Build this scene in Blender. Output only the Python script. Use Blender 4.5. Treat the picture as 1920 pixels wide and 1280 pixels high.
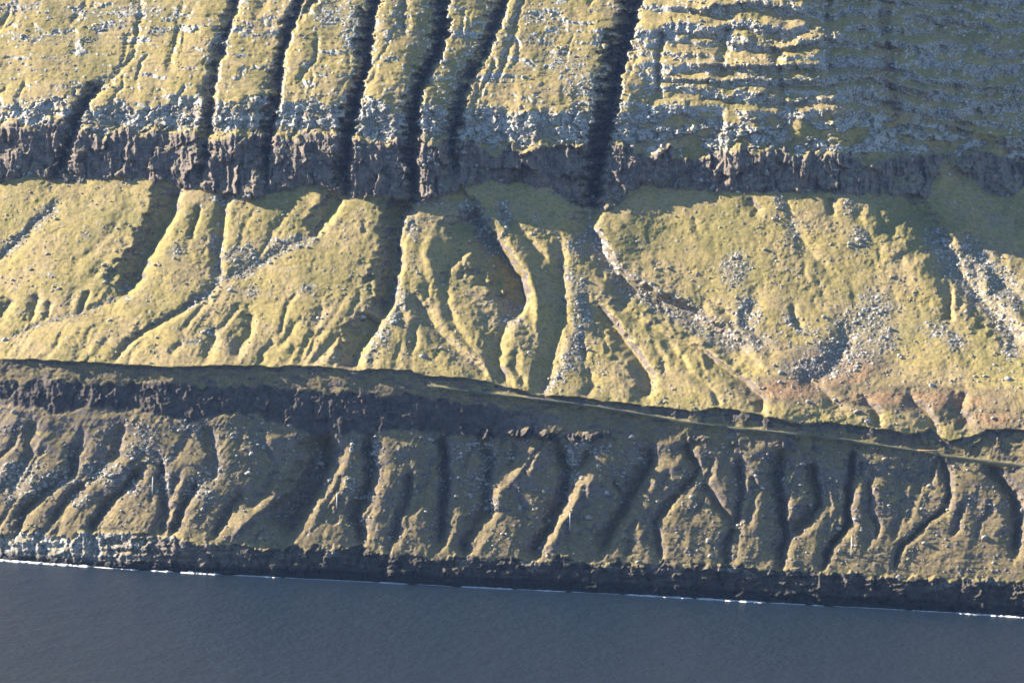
import bpy, math, time
import numpy as np
T0 = time.time()
for o in list(bpy.data.objects): bpy.data.objects.remove(o)
scn = bpy.context.scene
rng = np.random.default_rng(7)

# ------------------------------------------------------------------ camera
H_CAM = 170.0                      # metres above the fjord
F = 5555.0                         # focal length in pixels of the 1920 px wide photograph
PITCH = -0.0298; ROLL = math.radians(1.9)
fwd = np.array([0.0, math.cos(PITCH), math.sin(PITCH)])
rgt0 = np.array([1.0, 0, 0]); up0 = np.cross(rgt0, fwd)
rgt = rgt0*math.cos(ROLL) + up0*math.sin(ROLL)
up = -rgt0*math.sin(ROLL) + up0*math.cos(ROLL)
cam = bpy.data.cameras.new('camera'); camo = bpy.data.objects.new('camera', cam)
scn.collection.objects.link(camo); scn.camera = camo
from mathutils import Matrix, Vector
M = Matrix.Identity(4)
for i in range(3):
    M[i][0] = rgt[i]; M[i][1] = up[i]; M[i][2] = -fwd[i]
M[2][3] = H_CAM
camo.matrix_world = M
cam.sensor_width = 36.0; cam.lens = 36.0*F/1920.0
cam.clip_start = 1.0; cam.clip_end = 40000.0

# ------------------------------------------------------------------ light
SUN = np.array([-0.85, 0.29, 0.44]); SUN /= np.linalg.norm(SUN)     # direction towards the sun
elev = math.asin(SUN[2]); azim = math.atan2(SUN[0], SUN[1])
world = bpy.data.worlds.new('World'); scn.world = world; world.use_nodes = True
nt = world.node_tree
sky = nt.nodes.new('ShaderNodeTexSky'); sky.sky_type = 'NISHITA'; sky.sun_disc = False
sky.sun_elevation = elev; sky.sun_rotation = azim; sky.altitude = 100
sky.air_density = 1.0; sky.dust_density = 0.0; sky.ozone_density = 4.0
bg = nt.nodes['Background']; bg.inputs['Strength'].default_value = 0.062
nt.links.new(sky.outputs[0], bg.inputs['Color'])
sl = bpy.data.lights.new('sun', 'SUN'); sl.energy = 5.0; sl.angle = math.radians(0.5); sl.color = (1.0, 0.87, 0.66)
so = bpy.data.objects.new('sun', sl); scn.collection.objects.link(so)
so.rotation_euler = Vector((-SUN).tolist()).to_track_quat('-Z', 'Y').to_euler()
so.location = (-600, 1500, 900)
scn.view_settings.view_transform = 'Standard'; scn.view_settings.look = 'None'
scn.view_settings.exposure = 2.17; scn.view_settings.gamma = 1.0

# ------------------------------------------------------------------ helpers
def lin(c):
    return tuple(((v/255/12.92) if v/255 <= .04045 else ((v/255+.055)/1.055)**2.4) for v in c)
_ang = np.linspace(0, 2*np.pi, 257)[:256]; _gx = np.cos(_ang).astype(np.float32); _gy = np.sin(_ang).astype(np.float32)
def hsh(ix, iy, seed):
    h = (ix.astype(np.uint32)*np.uint32(374761393) + iy.astype(np.uint32)*np.uint32(668265263) + np.uint32(seed*2246822519 & 0xffffffff))
    h = (h ^ (h >> np.uint32(13)))*np.uint32(1274126177)
    return h ^ (h >> np.uint32(16))
def perlin(x, y, seed=0):
    x = np.asarray(x, np.float32); y = np.asarray(y, np.float32)
    fx = np.floor(x); fy = np.floor(y); ix = fx.astype(np.int32); iy = fy.astype(np.int32)
    dx = x-fx; dy = y-fy
    u = dx*dx*dx*(dx*(dx*6-15)+10); v = dy*dy*dy*(dy*(dy*6-15)+10)
    def g(i, j):
        k = hsh(ix+i, iy+j, seed) & np.uint32(255)
        return _gx[k]*(dx-i) + _gy[k]*(dy-j)
    a = g(0, 0); b = g(1, 0); c = g(0, 1); d = g(1, 1)
    return ((a+(b-a)*u) + ((c+(d-c)*u)-(a+(b-a)*u))*v)*1.5
def fbm(x, y, oct=4, seed=0, gain=.5, ridged=False):
    s = 0; a = 1.0; n = 0
    for o in range(oct):
        p = perlin(x, y, seed+o*17)
        s = s + a*((1-2*np.abs(p)) if ridged else p); n += a
        a *= gain; x = x*2.03+11.7; y = y*2.03-5.3
    return s/n
def worley(x, y, seed=0, jit=.85):
    """F1, F2 and a random value of the nearest cell"""
    x = np.asarray(x, np.float32); y = np.asarray(y, np.float32)
    fx = np.floor(x); fy = np.floor(y); ix = fx.astype(np.int32); iy = fy.astype(np.int32)
    f1 = np.full(x.shape, 9., np.float32); f2 = f1.copy(); cr = np.zeros(x.shape, np.float32); cq = cr.copy()
    ddx = cr.copy(); ddy = cr.copy()
    for i in (-1, 0, 1):
        for j in (-1, 0, 1):
            h = hsh(ix+i, iy+j, seed)
            ox = ((h & np.uint32(1023)).astype(np.float32)/1023-.5)*jit+.5
            oy = (((h >> np.uint32(10)) & np.uint32(1023)).astype(np.float32)/1023-.5)*jit+.5
            r = ((h >> np.uint32(20)) & np.uint32(1023)).astype(np.float32)/1023
            ex = fx+i+ox-x; ey = fy+j+oy-y
            d = np.sqrt(ex*ex+ey*ey)
            nb = d < f1
            f2 = np.where(nb, f1, np.minimum(f2, d))
            f1 = np.where(nb, d, f1); cr = np.where(nb, r, cr)
            ddx = np.where(nb, ex, ddx); ddy = np.where(nb, ey, ddy)
    return f1, f2, cr, ddx, ddy
def ss(a, b, x):
    t = np.clip((x-a)/(b-a), 0, 1); return t*t*(3-2*t)
def mix(a, b, t): return a+(b-a)*t
def rays(px, py):
    a = (px-960)/F; b = -(py-640)/F
    return [fwd[i] + rgt[i]*a + up[i]*b for i in range(3)]

# ------------------------------------------------------------------ lines traced along the mountainside (photo pixels)
def L(*p): return np.array(p, float).reshape(-1, 2)
LW = L(-1500,968, 0,1050, 280,1070, 560,1084, 850,1099, 1170,1114, 1500,1133, 1700,1143, 1920,1157, 3400,1240)
LS = L(-1500,925, 0,1002, 100,1008, 200,1004, 260,1000, 330,1010, 420,1024, 560,1030, 640,1024, 720,1036, 850,1050, 950,1046, 1050,1052, 1200,1056, 1350,1063, 1500,1072, 1600,1078, 1700,1085, 1800,1088, 1920,1092, 3400,1170)
LB = L(-1500,700, 0,762, 60,766, 110,776, 160,764, 240,770, 300,780, 360,792, 420,778, 470,775, 530,798, 590,818, 640,815, 700,818, 760,806, 830,815, 920,822, 1000,826, 1060,830, 1120,828, 1180,822, 1280,832, 1400,842, 1500,848, 1600,850, 1700,856, 1800,866, 1920,880, 3400,960)
LR = L(-1500,660, 0,716, 120,716, 200,722, 320,718, 400,726, 500,722, 560,736, 640,736, 760,744, 870,756, 1000,770, 1120,785, 1280,800, 1400,812, 1500,822, 1600,828, 1700,838, 1800,850, 1920,862, 3400,950)
LF = L(-1500,612, 0,672, 100,675, 200,681, 330,688, 420,684, 520,687, 560,683, 640,692, 700,692, 770,694, 800,704, 880,708, 940,722, 1010,741, 1060,742, 1100,748, 1200,758, 1300,771, 1360,764, 1420,776, 1500,795, 1560,792, 1620,800, 1720,814, 1745,802, 1780,828, 1850,806, 1920,806, 3400,900)
LC = L(-1500,300, 0,338, 60,331, 110,337, 170,340, 230,334, 300,338, 350,352, 420,364, 470,372, 520,362, 560,346, 610,352, 650,370, 720,364, 770,384, 815,374, 880,347, 960,341, 1020,350, 1060,376, 1100,391, 1150,390, 1180,358, 1220,346, 1300,356, 1400,360, 1500,361, 1600,364, 1700,370, 1740,372, 1765,300, 1775,296, 1800,318, 1840,352, 1880,372, 1920,350, 1990,352, 3400,430)
LK = L(-1500,195, 0,233, 130,242, 180,236, 300,244, 400,262, 500,252, 560,248, 640,252, 700,258, 770,262, 830,268, 880,272, 1000,276, 1130,272, 1180,274, 1300,280, 1450,284, 1600,290, 1700,284, 1765,292, 1800,290, 1920,305, 3400,370)
LT = L(-1500,150, 0,190, 150,196, 260,198, 330,192, 400,184, 520,192, 640,190, 760,192, 880,196, 1000,200, 1130,212, 1200,204, 1300,215, 1450,222, 1600,222, 1700,228, 1800,240, 1920,262, 3400,330)
def li(l, x): return np.interp(x, l[:, 0], l[:, 1])

# ------------------------------------------------------------------ grid of the mountainside
DX, DY = 1.6, 1.55
xs_in = np.arange(-60, 1981, DX)
gl = -60-np.cumsum(DX*1.055**np.arange(1, 66)); gr = 1980+np.cumsum(DX*1.055**np.arange(1, 66))
XS = np.concatenate([gl[::-1], xs_in, gr]); XS = XS[(XS > -1450) & (XS < 3350)]
NR = int(1200/DY)
rows = np.concatenate([np.arange(NR)*DY, NR*DY+np.cumsum(DY*1.05**np.arange(1, 70))])
rows = rows[rows < 1950]
PX = np.repeat(XS[None, :], len(rows), 0).astype(np.float32)
PY = (li(LW, XS)[None, :] - rows[:, None]).astype(np.float32)
nr, nc = PX.shape
print('grid', nr, nc, nr*nc, time.time()-T0)

w1 = fbm(PX/46, PY/46, 4, 1); w2 = fbm(PX/46+40, PY/46, 4, 2)
w3 = fbm(PX/11, PY/11, 3, 181); QX = PX + w1*8 + w3*3.5; QY = PY + w2*6 + 2*w3                      # gently warped pixel coordinates, so that no traced line stays straight
wob = fbm(PX/30, PY/60+9, 4, 5)
yW = li(LW, PX); yS = li(LS, QX)+wob*20; yB = li(LB, QX)+wob*14; yR = li(LR, QX)+wob*18
yF = li(LF, QX)+wob*4; wob2 = fbm(PX/75, PY/90+3, 4, 6)
yC = li(LC, QX)+wob*12; yK = li(LK, QX)+wob*12+wob2*34; yT = li(LT, QX)+wob*16+wob2*36

right = ss(880, 1060, PX)            # the rock band fades to steep grass towards the right
farr = ss(1120, 1320, PX)            # stepped crags of the upper right
# ---- slope angle, bottom to top
def sm(yb, w=5.): return ss(-w, w, yb-PY)
leftshore = 1-ss(150, 420, PX)
al = 74 - 22*leftshore
low_t = np.clip((yS-PY)/np.maximum(yS-yB, 1), 0, 1)
al = mix(al, 53.+11*low_t+1*right, sm(yS))
al = mix(al, mix(74., 67., right), sm(yB, 4))
al = mix(al, mix(71., 72., right), sm(yR, 5))
talus_t = np.clip((yF-PY)/(np.maximum(yF-yC, 1)), 0, 1)
al = mix(al, 30 + 7*talus_t + 18*ss(1380, 1560, PX)*ss(.16, .02, talus_t), sm(yF, 3))
al = mix(al, 62.+4*ss(860, 960, PX)*(1-ss(1130, 1200, PX))-2*ss(1150, 1250, PX), sm(yC, 3))
ledge = np.exp(-((PY-yK)/7)**2)
al = mix(al, 55., sm(yK, 4))
al = al - 34*ledge
al = mix(al, 37. + 7*farr, sm(yT, 8))
# thin lava benches on the upper slopes: (y at x=0, y at x=1920, half thickness, strength left, strength right)
benches = [(-70,-60,9,.5,.9), (-30,-28,7,.4,.8), (14,8,6,.35,.8), (48,40,5,.4,.3), (62,78,13,.45,1.), (98,112,6,.25,.9), (126,142,9,.12,1.),
           (156,172,7,.3,.9), (176,196,6,.15,.9), (208,222,9,0,.7), (-150,-140,9,.5,.9), (-230,-215,10,.5,.9)]
band = np.zeros_like(PX); bandtop = np.zeros_like(PX)
for k, (ya, yb_, th, sl_, sr_) in enumerate(benches):
    yc = ya+(yb_-ya)*PX/1920 + 16*fbm(PX/210, PX*0+k*3.1, 3, 60+k) + 12*wob + 10*wob2 + 26*ss(1640, 1920, PX)*(1 if yb_ > 30 else .5)
    st = mix(sl_, sr_, ss(1080, 1280, PX))
    th = th*(1+.7*perlin(PX/90, PX*0+k*5.3, 160+k)); pres = ss(-.2, .25, fbm(PX/75, PY/26+k*7.7, 3, 80+k)*1.4 + (st-.55)*1.1)
    m = np.exp(-((PY-yc)/th)**4)*pres*st**.5
    band = np.maximum(band, m)
    bandtop = np.maximum(bandtop, np.exp(-((PY-yc+th*1.7)/(th*.8))**2)*pres*st)
crag = .55*ss(.02, .30, fbm(PX/85, PY/30, 5, 150)+.2*ss(1240, 1420, PX)-.17-.5*ss(150, 240, PY))*ss(1180, 1300, PX)*.9
band = np.maximum(band, crag)
band = np.maximum(band, .8*ss(.16, .34, fbm(PX/60, PY/17, 4, 151)-.02))
uppermask = sm(yT, 8)
sS = (PY + 14*wob2 + 6*wob + 30*fbm(PX/300, PY/120, 3, 200) - .022*PX - 34*ss(1600, 1920, PX))/33. + .4*fbm(PX/400, PY/35, 2, 201)
sp = np.floor(sS)+1-sS                                   # 0 at the foot of each lava bench, 1 at the foot of the next above
sh = hsh(np.floor(sS).astype(np.int32), (PX/180+np.floor(sS)*.37).astype(np.int32), 5).astype(np.float32)/4294967295.
bamp = np.clip(.35+.8*sh+.9*fbm(PX/80, PY/40, 3, 202), .1, 1.25)
benchD = np.where(sp < .48, -sp/.48, -(1-(sp-.48)/.52))*bamp
benchrock = (1-ss(.44, .56, sp))*ss(.02, .10, sp)*ss(.25, .6, bamp)
crestz = ss(-70, -20, yK-PY)*mix(.22, 1., farr)
band = np.maximum(band*mix(1., .55, farr), benchrock*mix(.12, 1., farr))
al = al + uppermask*(band*mix(14, 33., farr) - bandtop*mix(6, 20., farr))
al = np.clip(al, 17, 84)

# ---- integrate the profile upwards from the waterline: true positions of the smooth mountainside
RX, RY, RZ = [np.broadcast_to(np.asarray(r, np.float64), PX.shape) for r in rays(PX.astype(np.float64), PY.astype(np.float64))]
TT = np.zeros(PX.shape)
TT[0] = -H_CAM/RZ[0]
ta = np.tan(np.radians(al.astype(np.float64)))
for r in range(1, nr):
    z0 = H_CAM+TT[r-1]*RZ[r-1]; y0 = TT[r-1]*RY[r-1]
    TT[r] = (z0-H_CAM-ta[r]*y0)/(RZ[r]-ta[r]*RY[r])
def boxblur(a, n, axis, it=3):
    n = int(n) | 1; h = n//2
    for _ in range(it):
        pad = [(0, 0), (0, 0)]; pad[axis] = (h+1, h)
        c = np.cumsum(np.pad(a, pad, mode='edge'), axis=axis)
        a = (np.take(c, range(n, c.shape[axis]), axis) - np.take(c, range(0, c.shape[axis]-n), axis))/n
    return a
# sideways the mountainside is continuous: keep the notches of the traced lines only as local swellings
TS = boxblur(TT, 95, 1); dev = TT-TS
dev = boxblur(dev, 7, 1, 2)
TT = TS + (dev - boxblur(dev, 45, 0))*.9
print('profile', TT.min(), TT.max(), time.time()-T0)

# ------------------------------------------------------------------ gullies: (points, width left, width right, depth m)
def seglist(pts): return np.array(pts, float).reshape(-1, 2)
UP = [  # gullies of the upper slope and cliff
 ((268,-60, 262,30, 250,110, 205,150, 165,182), 8,6,1.2), ((190,160, 165,182, 150,215, 125,280, 106,345), 15,9,6.5),
 ((460,-80, 445,0, 430,50, 412,105, 405,130, 398,182, 393,240, 380,310, 372,350), 13,7,5),
 ((575,-80, 562,20, 540,60, 531,110, 522,170, 512,220, 502,280, 498,355), 15,7,7), ((600,-60, 590,0, 562,40), 8,6,3),
 ((715,-80, 705,0, 692,60, 688,120, 672,180, 657,230, 652,300, 646,378), 17,9,9),
 ((760,-60, 757,0, 757,62), 10,9,2.2),
 ((832,-90, 832,0, 832,60, 816,110, 790,155, 780,200, 776,260, 774,400), 18,9,10),
 ((955,-70, 945,0, 930,45, 912,90, 888,130, 868,180, 862,215, 852,260, 850,335), 17,9,7),
 ((975,50, 952,100, 932,155), 7,5,1.3), ((1000,-80, 985,-10, 960,60), 7,6,1.6),
 ((1200,-100, 1192,0, 1178,60, 1163,115, 1152,170, 1142,230, 1126,290, 1120,330, 1114,405), 25,11,12),
 ((1662,-60, 1660,60, 1668,130, 1674,180, 1682,236), 16,10,2.6), ((1366,20, 1360,90, 1352,160), 12,8,1.4),
 ((1452,60, 1462,130, 1470,200), 14,8,1.6), ((1240,60, 1236,120, 1230,190), 10,8,2), ((1560,-40, 1552,50, 1560,140), 14,9,1.6),
 ((40,-40, 30,40, 8,60), 6,5,.7), ((170,-40, 160,10, 132,48), 6,5,.8),
]
TAL = [  # gullies of the talus
 ((110,376, 75,412, 40,442, 0,482, -40,520), 7,14,1.6),
 ((332,352, 325,395, 300,440, 272,485, 258,520, 228,556), 30,9,7), ((228,556, 150,588, 60,612, 0,640, -60,660), 14,24,1.2),
 ((375,388, 366,420, 360,445), 8,5,2.6), ((428,362, 418,395, 414,440, 410,500, 416,520), 14,8,3), ((416,520, 380,558, 330,590, 272,622, 230,654, 212,680), 10,7,2.6),
 ((640,372, 626,392, 610,414, 582,440), 22,8,4.5), ((582,440, 540,462, 480,500, 416,524), 12,12,1.2),
 ((774,385, 752,400, 744,440, 740,500, 734,560, 712,598), 30,9,9), ((712,598, 690,632, 672,660, 664,694), 34,10,7),
 ((870,436, 850,472, 840,505, 832,535), 14,6,2.6), ((832,535, 838,580, 860,625, 900,668), 12,10,1.4),
 ((884,385, 905,430, 942,480, 972,525, 980,560, 960,596), 48,10,9.5), ((958,596, 935,640, 938,690, 955,724), 26,12,3.4),
 ((928,380, 952,415, 985,440, 1010,470, 1030,492), 12,9,1.8),
 ((1117,395, 1100,430, 1118,455, 1145,500, 1190,540), 26,12,4.5), ((1145,500, 1190,540, 1260,574, 1320,604, 1382,646, 1402,664), 30,12,5.5),
 ((1052,455, 1052,540, 1052,600, 1040,640, 1030,690, 1018,750), 24,12,3.4),
 ((1118,572, 1150,612, 1180,652, 1204,684, 1224,712, 1212,752), 24,9,4.2),
 ((1296,640, 1350,684, 1400,718, 1430,750, 1428,776), 18,8,3.6), ((1160,575, 1230,620, 1300,650, 1370,690), 14,9,1.8), ((1225,640, 1250,700), 12,9,1.2),
 ((770,552, 800,590, 840,640, 880,676, 915,712), 22,12,2.6), ((760,600, 745,560, 752,545), 12,10,1.6),
 ((1780,490, 1784,560, 1780,604), 12,7,2.4), ((1700,368, 1738,420, 1770,470, 1800,515, 1840,565, 1880,606, 1935,660), 26,18,4.6),
 ((1810,455, 1850,500, 1900,545, 1960,600), 24,20,4.),
 ((72,555, 66,580, 56,608), 10,5,2.4), ((166,545, 160,565, 150,590), 9,5,2.2), ((96,565, 84,604), 8,5,1.5), ((20,560, -5,600), 14,12,3),
 ((470,588, 468,625, 440,668), 16,9,2.2), ((404,612, 398,645, 380,680), 18,10,1.9), ((345,640, 330,655, 318,662), 9,6,1.2),
 ((640,622, 614,655, 580,684), 16,10,2), ((560,600, 545,625, 520,650), 10,7,1.2), ((602,575, 598,600, 590,622), 12,8,1.2), ((520,640, 492,660, 488,684), 9,7,1.3),
 ((1100,690, 1115,720, 1095,745), 14,10,1.6), ((970,655, 965,690, 985,725), 13,8,1.5), ((1350,760, 1345,740, 1290,700), 8,6,.9),
 ((1600,390, 1630,440, 1655,470), 12,9,1.), ((1470,370, 1500,450, 1560,520), 14,12,1.1), ((1405,375, 1425,400), 12,8,2), ((1555,372, 1560,405), 14,9,2.4), ((1420,560, 1400,610, 1440,650), 18,14,1.6),
 ((1500,700, 1540,730, 1580,770), 16,10,2), ((1620,745, 1650,775, 1640,800), 12,8,2), ((1700,740, 1740,775, 1760,815), 18,10,2.4), ((1810,735, 1800,770, 1815,800), 20,12,3),
 ((1600,620, 1560,690, 1530,720), 22,18,1.6),
 ((1690,470, 1700,540), 18,14,.8),
]
LOW = [  # gullies of the lower slope
 ((153,822, 133,893, 75,928, 38,972, 30,1000), 16,10,4), ((160,905, 118,944, 97,984), 13,8,3.2), ((270,880, 232,920, 200,948, 168,1000), 18,9,4.5),
 ((300,860, 306,913, 312,963, 300,1000), 16,9,3.6), ((375,905, 352,932, 333,978, 320,1008), 14,8,4), ((455,925, 440,945, 416,980, 402,1006), 14,8,3.2),
 ((618,818, 618,866, 594,915, 566,955, 542,1004), 50,13,10), ((690,818, 698,880, 686,932, 670,966, 678,1016), 24,12,6.5),
 ((768,885, 768,927, 748,973, 734,1020), 18,7,4), ((828,815, 834,867, 838,913, 830,973, 828,1022), 24,11,6.5),
 ((900,830, 920,870, 908,912, 918,955, 890,985, 874,1012, 872,1044), 22,14,5), ((1045,832, 1068,887, 1057,933, 1034,980, 1013,1018, 1002,1046), 26,10,6),
 ((1113,845, 1072,893, 1062,925), 14,10,3), ((1225,842, 1218,875, 1194,913, 1174,953, 1150,997, 1122,1036), 30,10,6), ((1150,900, 1172,950), 14,9,3), ((1270,925, 1231,978, 1238,1048), 18,7,3.4),
 ((1283,822, 1307,880, 1298,900, 1272,925), 15,8,4), ((1316,903, 1347,947, 1377,987), 18,10,3), ((1377,987, 1364,1023, 1363,1064), 14,8,3.6), ((1387,862, 1391,933, 1377,987), 15,9,3.6),
 ((1467,848, 1462,907, 1465,953, 1474,1000, 1464,1066), 24,9,6.2), ((1524,866, 1530,907, 1537,947, 1511,977, 1478,1002), 20,9,5),
 ((1606,832, 1594,907, 1588,953, 1594,983, 1561,1017, 1537,1066), 11,7,5), ((1630,890, 1630,957, 1648,987, 1640,1005), 9,5,2.4),
 ((1764,850, 1777,907, 1778,950), 11,6,3), ((1778,950, 1737,980, 1694,1020, 1677,1066), 6,5,3), ((1847,866, 1897,927, 1908,973, 1900,1040), 16,14,4.5),
 ((520,880, 500,920, 470,950), 14,10,1.8), ((385,800, 400,850, 395,900), 22,14,2.4), ((230,800, 215,850, 160,905), 18,14,2.4), ((60,790, 55,850, 20,930), 22,16,2), ((480,800, 500,850, 520,880), 18,14,1.6),
 ((950,900, 975,945, 985,985), 16,12,1.2), ((1690,890, 1690,960), 22,18,1.2), ((1180,1010, 1175,1040), 12,8,1.6), ((640,930, 625,985), 18,12,1.6),
 ((-60,850, -90,930, -120,980), 26,12,5), ((1980,880, 1985,960, 1960,1080), 26,12,5),
]
LOW = [(p_, a_*(.62 if a_ < 40 else .9), b_*.8, d_*.85) for p_, a_, b_, d_ in LOW]
RIDGE = [  # crests standing out of the talus and the lower slope: negative depth
 ((600,366, 606,400, 575,442), 20,8,2.2), ((288,345, 286,400, 262,452, 236,492, 215,545), 30,9,2.6), ((722,372, 722,440, 716,520, 715,570), 40,10,3),
 ((904,345, 926,405, 965,470, 992,515, 1006,560, 1010,610), 12,20,2.6), ((880,428, 912,480, 926,550, 935,590), 30,10,2.8), ((806,440, 800,480, 820,540), 16,14,2),
 ((1122,430, 1146,460, 1168,508, 1200,532, 1262,560), 10,40,3.4), ((1754,384, 1778,428, 1812,472, 1852,520), 8,22,4.2), ((576,838, 572,880, 545,920, 480,965, 440,1000), 26,9,3.6),
 ((1010,830, 990,875, 940,920, 930,960), 14,26,2.6), ((1110,890, 1090,930, 1050,990, 1020,1030), 16,24,2.2), ((1200,600, 1222,640, 1240,690), 14,12,1.2), ((1745,760, 1760,790), 12,10,1.),
]
jag = fbm(PX/24, PY/12, 4, 190, .6)
def gfield(lst, sharp=1.25, grow=1.0, noise=True, rough=.25, crisp=False):
    out = np.zeros(PX.shape, np.float32)
    for pts, wl, wr, dep in lst:
        p = seglist(pts); wm = max(wl, wr)*grow*1.9+14
        x0, x1, y0, y1 = p[:, 0].min()-wm, p[:, 0].max()+wm, p[:, 1].min()-wm, p[:, 1].max()+wm
        c0, c1 = np.searchsorted(XS, [x0, x1])
        if c1-c0 < 2: continue
        sub = (slice(None), slice(c0, c1))
        rr = np.where((PY[:, c0:c1].max(1) > y0) & (PY[:, c0:c1].min(1) < y1))[0]
        if len(rr) == 0: continue
        sub = (slice(rr[0], rr[-1]+1), slice(c0, c1))
        x = QX[sub]; y = QY[sub]
        best = np.full(x.shape, 1e9, np.float32); side = np.zeros(x.shape, np.float32); tpar = np.zeros(x.shape, np.float32)
        n = len(p)-1
        for k in range(n):
            a = p[k]; b = p[k+1]; d = b-a; l2 = (d*d).sum()
            t = np.clip(((x-a[0])*d[0]+(y-a[1])*d[1])/l2, 0, 1)
            ex = x-(a[0]+t*d[0]); ey = y-(a[1]+t*d[1]); q = ex*ex+ey*ey
            m = q < best
            best = np.where(m, q, best); side = np.where(m, ex*abs(d[1])-ey*d[0]*np.sign(d[1] if d[1] else 1), side); tpar = np.where(m, (k+t)/n, tpar)
        dist = np.sqrt(best)
        w = np.where(side < 0, wl, wr)*grow
        if noise: w = w*np.clip(1+.35*wob[sub]*1.5+.25*w1[sub]+rough*2*jag[sub], .25, 2)
        prof = np.clip(1-dist/np.maximum(w*1.35, 2), 0, 1)
        prof = prof**(.72 if crisp and dep > 4 else sharp)
        taper = np.minimum(1, np.minimum(tpar, 1-tpar)*7+.35)
        out[sub] = np.maximum(out[sub], dep*prof*taper)
    return out
def smoothed(a, n):
    for _ in range(n):
        a[1:-1] = (a[:-2]+2*a[1:-1]+a[2:])/4; a[:, 1:-1] = (a[:, :-2]+2*a[:, 1:-1]+a[:, 2:])/4
    return a
# many small unnamed rills down the fall line of the fans, the ribs and the upper slopes
FT = ([-400, 0, 350, 650, 760, 960, 1150, 1350, 1520, 1700, 1900, 2400], [-.7, -.75, -.85, -.5, -.12, .05, .42, .60, .30, .35, .75, .8])
FL = ([-400, 0, 500, 900, 1300, 1900, 2400], [-.75, -.7, -.55, -.35, -.3, -.1, -.1])
FU = ([-400, 0, 600, 1200, 1900, 2400], [-.45, -.45, -.3, -.2, 0, 0])
def rills(tab, n, x0, x1, y0, y1, l0, l1, w0, w1, d0, d1):
    out = []
    for _ in range(n):
        x, y = rng.uniform(x0, x1), rng.uniform(y0, y1); ln = rng.uniform(l0, l1); pts = [x, y]
        for k in range(4):
            f = float(np.interp(x, *tab))+rng.normal()*.28; st = ln/4; x += f*st; y += st; pts += [x, y]
        w = rng.uniform(w0, w1); out.append((tuple(pts), w*rng.uniform(1., 1.9), w, rng.uniform(d0, d1)))
    return out
TAL += rills(FT, 45, 0, 1080, 350, 660, 30, 130, 3.5, 7, .3, 1.0) + rills(FT, 30, 1150, 1920, 370, 640, 20, 70, 3.5, 6, .2, .6) + rills(FT, 40, 450, 1500, 570, 680, 30, 90, 5, 10, .6, 1.8)
LOW += rills(FL, 110, 0, 1920, 790, 1000, 25, 90, 3.5, 7, .4, 1.5)
UP += rills(FU, 45, 0, 1300, -60, 170, 25, 110, 3, 6, .3, 1.3)
def fanlines(tab, y0, gain=1.):
    """for every vertex, where its line of fall left the top of the slope"""
    x0 = np.arange(-1500, 3400, 4.0); d = np.interp(x0, *tab)*gain; out = np.zeros(PX.shape, np.float32)
    for r in range(nr):
        h = np.clip(PY[r].mean()-y0, 0, 420); out[r] = np.interp(PX[r], np.maximum.accumulate(x0+d*h)+np.arange(len(x0))*1e-4, x0)
    return out
uT = fanlines(FT, 350); uL = fanlines(FL, 790); uU = fanlines(FU, -80)
gU = gfield(UP, .9, rough=.5); gU = gU*np.clip(1+.55*jag+.5*fbm(PX/34, PY/15, 3, 210), .3, 1.4); gT = gfield(TAL, 1.15, rough=.3, crisp=True); gL = gfield(LOW, 1.05); gR = gfield(RIDGE, 1.3)
gLb = gfield(LOW, 1.5, 2.6, False)*.5; gTb = gfield(TAL, 1.6, 2.0, False)*.30; gUb = gfield(UP, 1.6, 1.9, False)*.3
print('gullies', time.time()-T0)
inU = ss(-6, 6, yC-PY); inT = ss(-4, 4, yF-PY)*(1-inU); inL = ss(-4, 8, yB-PY); inLow = (1-inL)*ss(-2, 10, yS-PY)
inSea = 1-ss(-2, 6, yS-PY); inBandB = inL*(1-ss(-4, 4, yR-PY))
DG = inU*(gU*1.25+gUb) + (1-inU)*ss(-40, -6, yC-PY)*gU*.35 + smoothed(inT*(gT+gTb)*1.35, 2) + (inLow+.75*inSea)*(smoothed(gL, 1)+gLb)*1.25 - smoothed(gR, 3)*1.0 + inBandB*(gL+gLb)*.4
DG = DG*1.35

# ------------------------------------------------------------------ broad shape: the mountain turns away to the right, buttresses, hollows
xe = np.interp(PY, [-400, 0, 150, 330, 480, 620], [1420, 1480, 1540, 1545, 1660, 1860])
turn = np.maximum(PX-xe+18*w1*2, 0); turn = turn*turn/(turn+60)
DB = turn*.30*.80*(1-ss(430, 640, PY))
DB += 7*fbm(PX/330, PY/500, 3, 41)*ss(yW, yW-260, PY)
DB += 3.0*fbm(PX/120, PY/240, 3, 42)*(inU+.5*inT) + 7*fbm(PX/85, PY/150, 3, 43)*ss(-3, 12, yC-PY)*(1-ss(-10, 60, yT-PY))
# recess in the foot of the upper cliff between the two big gullies, in the shade of its rim
DB += 5.5*ss(925, 945, QX)*(1-ss(1130, 1165, QX))*ss(-6, 4, yC-PY)*(1-ss(-4, 6, yK+8-PY))*.8

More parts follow.
